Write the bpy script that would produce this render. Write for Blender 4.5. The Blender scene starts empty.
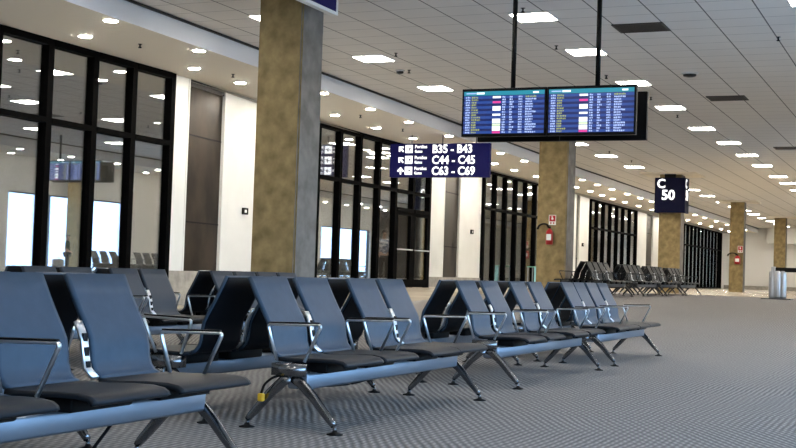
import bpy, bmesh, math, random
from mathutils import Vector, Matrix
random.seed(7)
scene = bpy.context.scene
COL = scene.collection
PI = math.pi
CAM_H = 0.9

# ------------------------------------------------------------------ helpers
def interp(x, xs, ys):
    if x <= xs[0]: return ys[0]
    for i in range(1, len(xs)):
        if x <= xs[i]:
            t = (x - xs[i-1]) / (xs[i] - xs[i-1])
            return ys[i-1] + t * (ys[i] - ys[i-1])
    return ys[-1]

# the glazed wall and the soffit edge follow a very gentle curve
def wall_y(x): return interp(x, [-12, 20.4, 22.0, 26.8, 34.4, 39.9, 51, 54.85, 64.1, 69, 92], [13.45, 13.45, 13.60, 14.10, 14.10, 14.46, 14.46, 14.70, 14.70, 14.85, 14.85])
def edge_y(x): return interp(x, [-12, 0, 15.4, 19.6, 22.2, 26.2, 31, 36, 43, 57, 92], [10.6, 10.8, 11.28, 11.42, 11.52, 11.63, 11.82, 11.92, 12.1, 12.22, 12.3])
def floor_z(x): return interp(x, [16.0, 19.0, 27.0, 30.0], [0.0, 0.07, 0.39, 0.46])
Z_CEIL, Z_SOF, Y_R, X_NEAR, X_FAR = 4.85, 4.5, -2.6, -10.0, 92.0

def link(name, bm, mat=None, parent=None, smooth=False):
    me = bpy.data.meshes.new(name)
    bmesh.ops.recalc_face_normals(bm, faces=bm.faces)
    bm.to_mesh(me); bm.free()
    return link_mesh(name, me, mat, parent, smooth)

def link_mesh(name, me, mat=None, parent=None, smooth=False):
    o = bpy.data.objects.new(name, me)
    COL.objects.link(o)
    if mat is not None and len(me.materials) == 0:
        for m in (mat if isinstance(mat, (list, tuple)) else [mat]): me.materials.append(m)
    if smooth:
        for p in me.polygons: p.use_smooth = True
    if parent is not None: o.parent = parent
    return o

def tag(o, label, cat, group=None):
    o['label'] = label; o['category'] = cat
    if group: o['group'] = group
    return o

def thing(name, label, cat, loc=(0, 0, 0), rotz=0.0, group=None):
    o = bpy.data.objects.new(name, None); COL.objects.link(o)
    o.empty_display_size = 0.1
    o.location = loc; o.rotation_euler = (0, 0, rotz)
    return tag(o, label, cat, group)

def struct(o):
    o['kind'] = 'structure'; return o

def box(bm, x0, x1, y0, y1, z0, z1, mi=0):
    vs = [bm.verts.new(p) for p in [(x0,y0,z0),(x1,y0,z0),(x1,y1,z0),(x0,y1,z0),(x0,y0,z1),(x1,y0,z1),(x1,y1,z1),(x0,y1,z1)]]
    for f in [(0,3,2,1),(4,5,6,7),(0,1,5,4),(1,2,6,5),(2,3,7,6),(3,0,4,7)]:
        bm.faces.new([vs[i] for i in f]).material_index = mi
    return vs

def prism(bm, pts, z0, z1):
    a = [bm.verts.new((x, y, z0)) for x, y in pts]; b = [bm.verts.new((x, y, z1)) for x, y in pts]
    n = len(pts)
    bm.faces.new(a[::-1]); bm.faces.new(b)
    for i in range(n): bm.faces.new([a[i], a[(i+1) % n], b[(i+1) % n], b[i]])

def bevel(bm, w, seg=2):
    bmesh.ops.bevel(bm, geom=list(bm.edges), offset=w, segments=seg, affect='EDGES', profile=0.5)

def new_box(x0, x1, y0, y1, z0, z1, bw=0):
    bm = bmesh.new(); box(bm, x0, x1, y0, y1, z0, z1)
    if bw: bevel(bm, bw)
    return bm

def cyl(bm, c, r, h, n=20, r2=None, axis='z'):
    r2 = r if r2 is None else r2
    def P(a, rr, t):
        u, v = rr*math.cos(a), rr*math.sin(a)
        if axis == 'z': return (c[0]+u, c[1]+v, c[2]+t)
        if axis == 'y': return (c[0]+u, c[1]+t, c[2]+v)
        return (c[0]+t, c[1]+u, c[2]+v)
    a = [bm.verts.new(P(2*PI*i/n, r, 0)) for i in range(n)]
    b = [bm.verts.new(P(2*PI*i/n, r2, h)) for i in range(n)]
    bm.faces.new(a[::-1]); bm.faces.new(b)
    for i in range(n): bm.faces.new([a[i], a[(i+1) % n], b[(i+1) % n], b[i]])

def lathe(bm, c, prof, n=20):
    rings = []
    for r, z in prof:
        rings.append([bm.verts.new((c[0]+r*math.cos(2*PI*i/n), c[1]+r*math.sin(2*PI*i/n), c[2]+z)) for i in range(n)])
    for k in range(len(rings)-1):
        for i in range(n):
            bm.faces.new([rings[k][i], rings[k][(i+1) % n], rings[k+1][(i+1) % n], rings[k+1][i]])
    bm.faces.new(rings[0][::-1]); bm.faces.new(rings[-1])

def fillet(pts, r, n=4):
    out = [Vector(pts[0])]
    for i in range(1, len(pts)-1):
        p, a, b = Vector(pts[i]), Vector(pts[i-1]), Vector(pts[i+1])
        d1, d2 = (a-p), (b-p)
        rr = min(r, d1.length*0.45, d2.length*0.45)
        s, e = p + d1.normalized()*rr, p + d2.normalized()*rr
        for k in range(n+1):
            t = k/n
            out.append(s*(1-t)**2 + p*2*t*(1-t) + e*t*t)
    out.append(Vector(pts[-1]))
    return out

def sweep(bm, pts, w, h, side=Vector((1, 0, 0)), n=8, power=2.6, taper=None):
    """a tube of rounded-rectangle section (w across `side`, h across the other axis) along pts"""
    rings = []
    m = len(pts)
    for i, p in enumerate(pts):
        t = (pts[min(i+1, m-1)] - pts[max(i-1, 0)]).normalized()
        s = (side - t*side.dot(t))
        s = s.normalized() if s.length > 1e-4 else t.orthogonal().normalized()
        u = t.cross(s).normalized()
        k = 1.0 if taper is None else taper[0] + (taper[1]-taper[0])*i/(m-1)
        ring = []
        for j in range(n):
            a = 2*PI*j/n + PI/n
            ca, sa = math.cos(a), math.sin(a)
            cx = math.copysign(abs(ca)**(2/power), ca); sy = math.copysign(abs(sa)**(2/power), sa)
            ring.append(bm.verts.new(p + s*(cx*w/2) + u*(sy*h/2*k)))
        rings.append(ring)
    for i in range(m-1):
        for j in range(n):
            bm.faces.new([rings[i][j], rings[i][(j+1) % n], rings[i+1][(j+1) % n], rings[i+1][j]])
    bm.faces.new(rings[0][::-1]); bm.faces.new(rings[-1])

def text_mesh(txt, size, bold=0.02, align='LEFT'):
    cu = bpy.data.curves.new('letters', 'FONT')
    cu.body = txt; cu.size = size; cu.offset = bold*size; cu.extrude = 0.004; cu.align_x = align
    cu.resolution_u = 3
    o = bpy.data.objects.new('letters', cu); COL.objects.link(o)
    dg = bpy.context.evaluated_depsgraph_get()
    me = bpy.data.meshes.new_from_object(o.evaluated_get(dg))
    bpy.data.objects.remove(o); bpy.data.curves.remove(cu)
    return me

def place_text(name, txt, size, parent, origin, right, up, mat, bold=0.02, squash=1.0):
    me = text_mesh(txt, size, bold)
    r, u = Vector(right), Vector(up); nrm = r.cross(u)
    M = Matrix((( r.x*squash, u.x, nrm.x, origin[0]), (r.y*squash, u.y, nrm.y, origin[1]), (r.z*squash, u.z, nrm.z, origin[2]), (0,0,0,1)))
    me.transform(M)
    me.materials.clear(); me.materials.append(mat)
    return link_mesh(name, me, None, parent)

# ------------------------------------------------------------------ materials
def mat(name, color=(.5,.5,.5), rough=.5, metal=0.0, spec=.5, emit=None, emit_s=1.0, coat=0.0):
    m = bpy.data.materials.new(name); m.use_nodes = True
    b = m.node_tree.nodes['Principled BSDF']
    b.inputs['Base Color'].default_value = (*color, 1)
    b.inputs['Roughness'].default_value = rough
    b.inputs['Metallic'].default_value = metal
    b.inputs['Specular IOR Level'].default_value = spec
    b.inputs['Coat Weight'].default_value = coat
    if emit:
        b.inputs['Emission Color'].default_value = (*emit, 1)
        b.inputs['Emission Strength'].default_value = emit_s
    return m

def N(m, t, **kw):
    n = m.node_tree.nodes.new(t)
    for k, v in kw.items(): setattr(n, k, v)
    return n

def noisy(m, c1, c2, scale=3, detail=5, rough=None, bump=0.0, stretch=(1,1,1), coords='Object', lo=.35, hi=.65):
    nt = m.node_tree; b = nt.nodes['Principled BSDF']
    tc = N(m, 'ShaderNodeTexCoord'); mp = N(m, 'ShaderNodeMapping'); mp.inputs['Scale'].default_value = stretch
    nz = N(m, 'ShaderNodeTexNoise'); nz.inputs['Scale'].default_value = scale; nz.inputs['Detail'].default_value = detail
    cr = N(m, 'ShaderNodeValToRGB')
    cr.color_ramp.elements[0].position = lo; cr.color_ramp.elements[1].position = hi
    cr.color_ramp.elements[0].color = (*c1, 1); cr.color_ramp.elements[1].color = (*c2, 1)
    L = nt.links.new
    L(tc.outputs[coords], mp.inputs['Vector']); L(mp.outputs[0], nz.inputs['Vector']); L(nz.outputs['Fac'], cr.inputs['Fac']); L(cr.outputs['Color'], b.inputs['Base Color'])
    if rough:
        mr = N(m, 'ShaderNodeMapRange'); mr.inputs[3].default_value, mr.inputs[4].default_value = rough
        L(nz.outputs['Fac'], mr.inputs[0]); L(mr.outputs[0], b.inputs['Roughness'])
    if bump:
        bp = N(m, 'ShaderNodeBump'); bp.inputs['Strength'].default_value = bump; bp.inputs['Distance'].default_value = .01
        L(nz.outputs['Fac'], bp.inputs['Height']); L(bp.outputs[0], b.inputs['Normal'])
    return m

M = {}
M['white_wall'] = noisy(mat('white wall panel', rough=.35), (.74,.74,.71), (.80,.80,.77), 1.2)
M['grey_stone'] = noisy(mat('grey stone skirting', rough=.5), (.24,.225,.20), (.36,.34,.30), 6)
M['bronze'] = noisy(mat('bronze panel', rough=.3, metal=.5, spec=.12), (.012,.009,.0065), (.050,.037,.027), 1.6, 7, rough=(.2,.45), stretch=(1,1,.55))
M['concrete'] = noisy(mat('ochre concrete', rough=.7), (.155,.110,.042), (.34,.255,.115), 5.5, 8, bump=.25, lo=.25, hi=.75)
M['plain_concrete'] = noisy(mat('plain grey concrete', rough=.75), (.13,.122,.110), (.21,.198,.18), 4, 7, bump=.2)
M['black_frame'] = mat('black window frame', (.0016,.0016,.0018), .7, spec=.02)
M['soffit'] = mat('cream plaster soffit', (.84,.79,.69), .7)
M['fascia'] = mat('white fascia', (.70,.72,.76), .6)
M['black'] = mat('black plastic', (.0035,.0035,.004), .5, spec=.15)
M['shadow_gap'] = mat('black shadow gap strip', (.01,.01,.01), .6)  # black colour stands in for the shade in the gap
M['leather'] = noisy(mat('slate blue leather', rough=.45, spec=.22), (.027,.051,.083), (.032,.058,.094), 14, 3, bump=.05)
M['shell'] = mat('back shell darkened for shade', (.0035,.0045,.007), .6, spec=.08)  # rear faces near black: shade behind the backs put into the colour
M['leather_shaded'] = mat('slate leather darkened for shade', (.030,.040,.055), .45, spec=.3)  # slate leather darkened for the weaker daylight on the second row
M['leather_seat'] = mat('seat leather darkened facing up', (.010,.013,.018), .5, spec=.16)  # same leather, dimmer light on the upward seat faces put into the colour
M['leather_dark'] = mat('black leather', (.010,.011,.013), .5, spec=.2)
M['chrome'] = mat('polished aluminium', (.66,.68,.71), .28, .95)
M['cast'] = mat('cast aluminium', (.22,.225,.24), .22, 1.0)
M['beam'] = mat('satin aluminium beam', (.23,.27,.33), .4, .85)
M['dark_metal'] = mat('dark grey metal', (.035,.037,.04), .4, .6)
M['steel'] = noisy(mat('brushed steel', rough=.35, metal=.9), (.45,.47,.5), (.62,.64,.67), 4, 3, stretch=(20,20,.4))
M['light'] = mat('light diffuser', (.9,.9,.88), .5, emit=(1,.93,.82), emit_s=25.0)
M['down'] = mat('downlight lamp', (.9,.9,.85), .5, emit=(1,.92,.79), emit_s=175.0)
M['light_frame'] = mat('white light trim', (.75,.75,.73), .5)
M['vent'] = mat('dark vent slats', (.02,.02,.022), .6)
M['sign_blue'] = mat('navy sign face', (.005,.005,.04), .6, spec=.1, emit=(.02,.02,.30), emit_s=.06)
M['sign_navy'] = mat('dark navy sign face', (.004,.005,.026), .6, spec=.1)
M['letter'] = mat('lit white lettering', (.9,.9,.92), .4, emit=(1,1,1), emit_s=.95)
M['red'] = mat('red enamel', (.42,.012,.015), .3)
M['red_sign'] = mat('red sign print', (.45,.01,.02), .5)
M['paper'] = mat('white print', (.8,.8,.78), .5)
M['cyan'] = mat('pale cyan panel', (.40,.80,.86), .4)
M['mint'] = mat('mint green glass edge', (.35,.75,.6), .2)
M['yellow'] = mat('yellow plug tag', (.75,.42,.02), .5)
M['screen_bg'] = mat('screen navy', (.01,.01,.02), .3, emit=(.005,.012,.075), emit_s=1.0)
M['screen_row'] = mat('screen blue row', (.01,.01,.02), .3, emit=(.014,.045,.20), emit_s=1.0)
M['screen_head'] = mat('screen teal header', (.01,.02,.02), .3, emit=(.01,.17,.24), emit_s=1.0)
M['screen_text'] = mat('screen pale text', (.02,.02,.02), .3, emit=(.34,.44,.75), emit_s=1.0)
M['screen_yellow'] = mat('screen yellow text', (.02,.02,.02), .3, emit=(.26,.29,.09), emit_s=1.0)
M['screen_white'] = mat('screen white logo', (.02,.02,.02), .3, emit=(.85,.90,.98), emit_s=1.0)
M['screen_mag'] = mat('screen magenta logo', (.02,.02,.02), .3, emit=(.55,.03,.22), emit_s=1.0)
M['screen_green'] = mat('screen green logo', (.02,.02,.02), .3, emit=(.55,.72,.45), emit_s=1.0)
M['skin'] = mat('skin', (.55,.33,.24), .5)
M['hair'] = mat('dark hair', (.03,.02,.015), .6)
M['shirt'] = noisy(mat('patterned shirt', rough=.8), (.12,.16,.26), (.75,.76,.80), 14, 2, lo=.45, hi=.55)
M['trousers'] = mat('dark trousers', (.02,.02,.025), .8)
M['green_shirt'] = mat('dark green top', (.012,.05,.028), .8)
M['bag'] = mat('grey bag', (.25,.26,.27), .7)
M['lounge_wall'] = mat('lounge wall', (.42,.41,.38), .7)
M['asphalt'] = mat('pale apron concrete', (.42,.42,.42), .9)
M['facade'] = mat('teal facade', (.15,.42,.46), .5)

def ceiling_mat():
    m = mat('tiled ceiling', (.75,.74,.72), .75)
    nt = m.node_tree; L = nt.links.new; b = nt.nodes['Principled BSDF']
    tc = N(m, 'ShaderNodeTexCoord'); sp = N(m, 'ShaderNodeSeparateXYZ'); L(tc.outputs['Object'], sp.inputs[0])
    def groove(out, pitch, off, width):
        a = N(m, 'ShaderNodeMath', operation='ADD'); a.inputs[1].default_value = -off + 100*pitch; L(out, a.inputs[0])
        d = N(m, 'ShaderNodeMath', operation='DIVIDE'); d.inputs[1].default_value = pitch; L(a.outputs[0], d.inputs[0])
        f = N(m, 'ShaderNodeMath', operation='FRACT'); L(d.outputs[0], f.inputs[0])
        c = N(m, 'ShaderNodeMath', operation='LESS_THAN'); c.inputs[1].default_value = width/pitch; L(f.outputs[0], c.inputs[0])
        return c.outputs[0]
    gx = groove(sp.outputs[1], .755, 3.27, .022)
    gy = groove(sp.outputs[0], .62, 18.35, .022)
    h = N(m, 'ShaderNodeMath', operation='MULTIPLY'); h.inputs[1].default_value = .5; L(gy, h.inputs[0])
    mx = N(m, 'ShaderNodeMath', operation='MAXIMUM'); L(gx, mx.inputs[0]); L(h.outputs[0], mx.inputs[1])
    nz = N(m, 'ShaderNodeTexNoise'); nz.inputs['Scale'].default_value = .8; L(tc.outputs['Object'], nz.inputs['Vector'])
    cr = N(m, 'ShaderNodeValToRGB'); cr.color_ramp.elements[0].color = (.70,.685,.665,1); cr.color_ramp.elements[1].color = (.78,.765,.74,1); L(nz.outputs['Fac'], cr.inputs['Fac'])
    mix = N(m, 'ShaderNodeMix', data_type='RGBA'); L(mx.outputs[0], mix.inputs[0]); L(cr.outputs[0], mix.inputs[6]); mix.inputs[7].default_value = (.13,.13,.13,1)
    L(mix.outputs[2], b.inputs['Base Color'])
    return m
M['ceiling'] = ceiling_mat()

def carpet_mat():
    m = mat('ribbed grey carpet', (.2,.2,.2), .95, spec=.15)
    nt = m.node_tree; L = nt.links.new; b = nt.nodes['Principled BSDF']
    tc = N(m, 'ShaderNodeTexCoord')
    nz = N(m, 'ShaderNodeTexNoise'); nz.inputs['Scale'].default_value = 2.2; nz.inputs['Detail'].default_value = 3; L(tc.outputs['Object'], nz.inputs['Vector'])
    wob = N(m, 'ShaderNodeVectorMath', operation='SCALE'); wob.inputs['Scale'].default_value = .05; L(nz.outputs['Color'], wob.inputs[0])
    ad = N(m, 'ShaderNodeVectorMath', operation='ADD'); L(tc.outputs['Object'], ad.inputs[0]); L(wob.outputs[0], ad.inputs[1])
    def wave(ang, period):
        dt = N(m, 'ShaderNodeVectorMath', operation='DOT_PRODUCT')
        dt.inputs[1].default_value = (-math.sin(ang)*2*PI/period, math.cos(ang)*2*PI/period, 0)
        L(ad.outputs[0], dt.inputs[0])
        c = N(m, 'ShaderNodeMath', operation='COSINE'); L(dt.outputs['Value'], c.inputs[0])
        r = N(m, 'ShaderNodeMapRange'); r.inputs[1].default_value, r.inputs[2].default_value = -1, 1; L(c.outputs[0], r.inputs[0])
        return r.outputs[0]
    w1, w2 = wave(0.0, .042), wave(math.radians(29), .046)
    n2 = N(m, 'ShaderNodeTexNoise'); n2.inputs['Scale'].default_value = .7; n2.inputs['Detail'].default_value = 2; L(tc.outputs['Object'], n2.inputs['Vector'])
    rr = N(m, 'ShaderNodeMapRange'); rr.inputs[1].default_value, rr.inputs[2].default_value = .38, .62; L(n2.outputs['Fac'], rr.inputs[0])
    mixw = N(m, 'ShaderNodeMix', data_type='FLOAT'); L(rr.outputs[0], mixw.inputs[0]); L(w1, mixw.inputs[2]); L(w2, mixw.inputs[3])
    mul = N(m, 'ShaderNodeMath', operation='MULTIPLY'); L(w1, mul.inputs[0]); L(w2, mul.inputs[1])
    av = N(m, 'ShaderNodeMix', data_type='FLOAT'); av.inputs[0].default_value = .45; L(mixw.outputs[0], av.inputs[2]); L(mul.outputs[0], av.inputs[3])
    fine = N(m, 'ShaderNodeTexNoise'); fine.inputs['Scale'].default_value = 45; fine.inputs['Detail'].default_value = 3; L(tc.outputs['Object'], fine.inputs['Vector'])
    sm = N(m, 'ShaderNodeMix', data_type='FLOAT'); sm.inputs[0].default_value = .45; L(av.outputs[0], sm.inputs[2]); L(fine.outputs['Fac'], sm.inputs[3])
    cr = N(m, 'ShaderNodeValToRGB')
    cr.color_ramp.elements[0].position, cr.color_ramp.elements[1].position = .12, .72
    cr.color_ramp.elements[0].color = (.085,.082,.082,1); cr.color_ramp.elements[1].color = (.285,.27,.262,1)
    L(sm.outputs[0], cr.inputs['Fac']); L(cr.outputs[0], b.inputs['Base Color'])
    bp = N(m, 'ShaderNodeBump'); bp.inputs['Strength'].default_value = .7; bp.inputs['Distance'].default_value = .012
    L(sm.outputs[0], bp.inputs['Height']); L(bp.outputs[0], b.inputs['Normal'])
    return m
M['carpet'] = carpet_mat()
M['tile'] = noisy(mat('beige polished floor tile', rough=.22), (.46,.39,.30), (.54,.47,.37), 1.5, 4)

def glass_mat(name, base, fres, tint):
    m = bpy.data.materials.new(name); m.use_nodes = True
    nt = m.node_tree; nt.nodes.clear(); L = nt.links.new
    out = N(m, 'ShaderNodeOutputMaterial'); mix = N(m, 'ShaderNodeMixShader')
    tr = N(m, 'ShaderNodeBsdfTransparent'); tr.inputs[0].default_value = (*tint, 1)
    gl = N(m, 'ShaderNodeBsdfGlossy'); gl.inputs['Roughness'].default_value = 0.0; gl.inputs[0].default_value = (.95,.97,1,1)
    fr = N(m, 'ShaderNodeFresnel'); fr.inputs['IOR'].default_value = 1.5
    mr = N(m, 'ShaderNodeMapRange'); mr.inputs[3].default_value = base; mr.inputs[4].default_value = base + fres
    L(fr.outputs[0], mr.inputs[0]); L(mr.outputs[0], mix.inputs[0]); L(tr.outputs[0], mix.inputs[1]); L(gl.outputs[0], mix.inputs[2]); L(mix.outputs[0], out.inputs[0])
    return m
M['glass'] = glass_mat('tinted reflective glazing', .29, .45, (.92,.94,.94))
M['clear_glass'] = glass_mat('clear daylight glazing', .04, .4, (.97,.98,.98))

# ------------------------------------------------------------------ room shell
def strips(xs, f):
    """quads between y = f(x)[0] and y = f(x)[1] at z = f(x)[2]"""
    bm = bmesh.new(); prev = None
    for x in xs:
        a, b, z = f(x)
        cur = (bm.verts.new((x, a, z)), bm.verts.new((x, b, z)))
        if prev: bm.faces.new([prev[0], cur[0], cur[1], prev[1]])
        prev = cur
    return bm

def frange(a, b, n): return [a + (b-a)*i/n for i in range(n+1)]
XS = sorted(set(frange(-10, 92, 34) + [15, 16, 17, 18, 19, 20, 22, 23.5, 25, 27, 28, 29, 30, 32, 41, 55, 70]))
TILE_X, TILE_Y = 41.5, 10.3
struct(link('floor', strips([x for x in XS if x < TILE_X] + [TILE_X], lambda x: (Y_R-.2, TILE_Y, floor_z(x))), M['carpet']))
o = struct(link('floor', strips([x for x in XS if x < TILE_X] + [TILE_X], lambda x: (TILE_Y, wall_y(x)+.25, floor_z(x))), M['tile']))
o = struct(link('floor', strips([TILE_X] + [x for x in XS if x > TILE_X], lambda x: (Y_R-.2, wall_y(x)+.25, floor_z(x))), M['tile']))
struct(link('floor', strips([9, 21, 27, 41, 60, 96], lambda x: (wall_y(x)+.1, 22.0, .455)), M['tile']))

struct(link('ceiling', strips(XS, lambda x: (-.45, edge_y(x), Z_CEIL)), M['ceiling']))
sof = struct(link('ceiling', strips(XS, lambda x: (edge_y(x), wall_y(x)+.3, Z_SOF)), M['soffit']))
struct(link('ceiling', strips([-10, 40, 92], lambda x: (Y_R-.3, -.45, Z_SOF)), M['soffit']))
struct(link('ceiling', strips([9, 22, 32, 60, 96], lambda x: (13.46 if x < 29 else 14.2, 22.0, 4.46)), M['lounge_wall']))

def ribbon(xs, f):   # vertical strips
    bm = bmesh.new(); prev = None
    for x in xs:
        y, z0, z1 = f(x)
        cur = (bm.verts.new((x, y, z0)), bm.verts.new((x, y, z1)))
        if prev: bm.faces.new([prev[0], cur[0], cur[1], prev[1]])
        prev = cur
    return bm
struct(link('trim_1', ribbon(XS, lambda x: (edge_y(x), Z_SOF, Z_CEIL)), M['fascia']))
struct(link('trim_2', ribbon([-10, 92], lambda x: (-.45, Z_SOF, Z_CEIL)), M['fascia']))
# black strip painted as the shaded gap between ceiling and fascia
bm = bmesh.new()
sweep(bm, [Vector((x, edge_y(x)-.03, Z_CEIL-.025)) for x in XS], .05, .045, side=Vector((0, 1, 0)), n=4)
struct(link('trim_3', bm, M['shadow_gap']))
bm = bmesh.new()
sweep(bm, [Vector((x, -.42, Z_CEIL-.025)) for x in (-10, 40, 92)], .05, .045, side=Vector((0, 1, 0)), n=4)
struct(link('trim_4', bm, M['shadow_gap']))

def wseg(x0, x1, d0, d1, z0, z1):
    """box standing along the curved wall, d = depth measured from the wall line (negative = into the hall)"""
    bm = bmesh.new()
    y0, y1 = wall_y(x0), wall_y(x1)
    prism(bm, [(x0, y0+d0), (x1, y1+d0), (x1, y1+d1), (x0, y0+d1)], z0, z1)
    return bm

SK = .78   # skirting top
white = [(19.83, 20.4), (21.97, 26.95), (34.36, 35.87), (37.5, 39.95), (51.0, 52.1), (52.8, 54.85), (64.15, 67.0), (68.95, 77.6), (-10, 9.0)]
for a, b in white:
    n = max(1, round((b-a)/5))
    for k in range(n):
        p, q = a+(b-a)*k/n, a+(b-a)*(k+1)/n
        struct(link('wall_left', wseg(p, q, 0, .25, SK, Z_SOF+.02), M['white_wall']))
for a, b in white + [(20.4, 21.97), (35.87, 37.5), (52.1, 52.8), (67.0, 68.95)]:
    struct(link('baseboard_left', wseg(a, b, -.03, .25, -.1, SK), M['grey_stone']))
for i, (a, b) in enumerate([(20.4, 21.97), (35.87, 37.5), (52.1, 52.8), (67.0, 68.95)]):
    t = struct(link('trim_%d' % (5+i), wseg(a, b, .06, .25, SK, Z_SOF+.02), M['bronze']))
    for z in (1.72, 3.42):
        link('panel_joint', wseg(a, b, .052, .062, z, z+.03), M['black'], t)
    link('panel_header', wseg(a, b, .02, .07, Z_SOF-.12, Z_SOF), M['dark_metal'], t)
    for x in (a, b): link('panel_edge', wseg(x-.025, x+.025, -.01, .1, SK, Z_SOF), M['white_wall'], t)

# ------------------------------------------------------------------ glazing
def glazing(num, x0, x1, marks, z0, door=None):
    """marks: centres of the mullions (ends included)"""
    w = bpy.data.objects.new('window_%d' % num, None); COL.objects.link(w); struct(w)
    TR = 3.17
    for i in range(len(marks)):
        x = marks[i]
        link('mullion', wseg(x-.07, x+.07, -.09, .06, z0-.02, Z_SOF+.01), M['black_frame'], w)
    for i in range(len(marks)-1):
        a, b = marks[i]+.07, marks[i+1]-.07
        in_door = door and a > door[0]-.2 and b < door[1]+.2
        link('top_frame', wseg(a, b, -.10, .06, Z_SOF-.11, Z_SOF), M['black_frame'], w)
        link('transom', wseg(a, b, -.10, .06, TR-.045, TR+.045), M['black_frame'], w)
        link('pane', wseg(a, b, -.006, .006, TR+.04, Z_SOF-.1), M['glass'], w)
        if in_door:
            link('pane', wseg(a, b, -.006, .006, 2.66, TR-.04), M['glass'], w)
            link('door_head', wseg(a, b, -.12, .06, 2.6, 2.7), M['black_frame'], w)
        else:
            link('bottom_frame', wseg(a, b, -.10, .06, z0-.02, z0+.1), M['black_frame'], w)
            link('pane', wseg(a, b, -.006, .006, z0+.09, TR-.04), M['glass'], w)
    return w
glazing(1, 9, 19.8, [9.1, 10.3, 11.5, 12.7, 13.8, 15.0, 16.22, 17.40, 18.52, 19.74], .12)
for a, b in ((9.0, 19.83),):
    struct(link('baseboard_left', wseg(a, b, -.08, .25, -.1, .11), M['grey_stone']))
glazing(2, 26.95, 34.36, [27.05, 28.25, 29.41, 30.63, 31.77, 33.02, 34.27], .46, door=(31.77, 34.27))
glazing(3, 40, 51, [40.05, 41.2, 42.35, 43.5, 44.7, 45.85, 47.0, 48.3, 49.6, 50.9], .46)
glazing(4, 54.9, 64.1, [54.95, 56.1, 57.3, 58.6, 59.9, 61.2, 62.6, 64.05], .46)
glazing(5, 77.7, 91.9, [77.8, 79.1, 80.4, 81.7, 83.0, 84.3, 85.6, 86.9, 88.2, 89.5, 90.8, 91.8], .46)
# the double glass door in the second glazed bay
def door_leaf(num, a, b, hinge):
    d = bpy.data.objects.new('door_%d' % num, None); COL.objects.link(d); struct(d)
    z0, z1 = .47, 2.6
    for s in (a, b-.1): link('stile', wseg(s, s+.1, -.09, 0, z0, z1), M['black_frame'], d)
    link('top_rail', wseg(a+.1, b-.1, -.09, 0, z1-.1, z1), M['black_frame'], d)
    link('bottom_rail', wseg(a+.1, b-.1, -.09, 0, z0, z0+.22), M['black_frame'], d)
    link('pane', wseg(a+.1, b-.1, -.05, -.038, z0+.22, z1-.1), M['glass'], d)
    bm = bmesh.new()
    y = wall_y((a+b)/2) - .17
    pts = fillet([(a+.08, y+.1, 1.53), (a+.08, y, 1.53), (b-.08, y, 1.53), (b-.08, y+.1, 1.53)], .05)
    sweep(bm, pts, .035, .035, side=Vector((0, 0, 1)))
    link('push_bar', bm, M['chrome'], d, True)
door_leaf(1, 31.85, 32.94, 0)
door_leaf(2, 33.10, 34.19, 1)

# lounge behind the glass
struct(link('wall_lounge', new_box(9, 96, 22, 22.2, 0, 4.5), M['lounge_wall']))
struct(link('wall_lounge', new_box(8.8, 9, 13.3, 22.2, -.1, 4.5), M['lounge_wall']))
struct(link('wall_lounge', new_box(95, 95.2, 13, 22.2, 0, 4.5), M['lounge_wall']))
struct(link('wall_lounge', new_box(52.2, 52.4, 14.95, 22, .46, 4.46), M['lounge_wall']))

# right, near and far walls
RW = [(-4.0, 22.0), (33.9, 40.6), (60.0, 66.2)]      # daylight windows in the right wall
SILL, HEAD = .50, 3.25
x = X_NEAR
for a, b in RW + [(X_FAR, X_FAR)]:
    if a > x: struct(link('wall_right', new_box(x, a, Y_R-.25, Y_R, SILL, HEAD), M['white_wall']))
    x = b
struct(link('wall_right', new_box(X_NEAR, X_FAR, Y_R-.25, Y_R, HEAD, Z_SOF+.02), M['white_wall']))
struct(link('wall_right', new_box(X_NEAR, X_FAR, Y_R-.25, Y_R, -.1, SILL), M['white_wall']))
for i, (a, b) in enumerate(RW):
    w = bpy.data.objects.new('window_%d' % (6+i), None); COL.objects.link(w); struct(w)
    n = round((b-a)/2.05)
    for k in range(n+1):
        xx = a+(b-a)*k/n
        link('mullion', new_box(xx-.035, xx+.035, Y_R-.2, Y_R-.06, SILL, HEAD), M['dark_metal'], w)
    for k in range(n):
        p, q = a+(b-a)*k/n+.035, a+(b-a)*(k+1)/n-.035
        link('pane', new_box(p, q, Y_R-.136, Y_R-.124, SILL+.04, HEAD-.04), M['clear_glass'], w)
        link('frame', new_box(p, q, Y_R-.18, Y_R-.08, SILL, SILL+.05), M['dark_metal'], w)
        link('frame', new_box(p, q, Y_R-.18, Y_R-.08, HEAD-.05, HEAD), M['dark_metal'], w)
struct(link('trim_10', new_box(66.6, 75.0, Y_R, Y_R+.04, .5, Z_SOF), M['bronze']))  # unseen dark panel added to dim the reflection over the standing person
struct(link('wall_near', new_box(X_NEAR-.2, X_NEAR, Y_R-.25, 14, -.1, 5), M['white_wall']))
struct(link('wall_far', new_box(X_FAR, X_FAR+.2, Y_R-.25, 15.2, .4, 5), mat('bright white wall', (.9,.9,.88), .5)))
struct(link('baseboard_far', new_box(X_FAR-.03, X_FAR, Y_R, 14.6, .46, .72), M['grey_stone']))
struct(link('trim_9', new_box(90.8, X_FAR, Y_R, 11.5, 3.75, Z_CEIL-.01), M['white_wall']))
struct(link('wall_right', new_box(X_NEAR, X_FAR, Y_R-.3, Y_R-.05, Z_SOF, 5.0), M['white_wall']))

# outdoors beyond the right-hand windows
struct(link('ground', strips([-60, 200], lambda x: (-140, Y_R-.26, -.6)), M['asphalt']))
bm = bmesh.new(); box(bm, 20, 120, -95, -80, -.6, 9)
for k in range(24): box(bm, 22+4*k, 24.6+4*k, -80.1, -79.95, 2.0, 5.5)
o = struct(link('exterior_building', bm, M['facade']))

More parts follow.
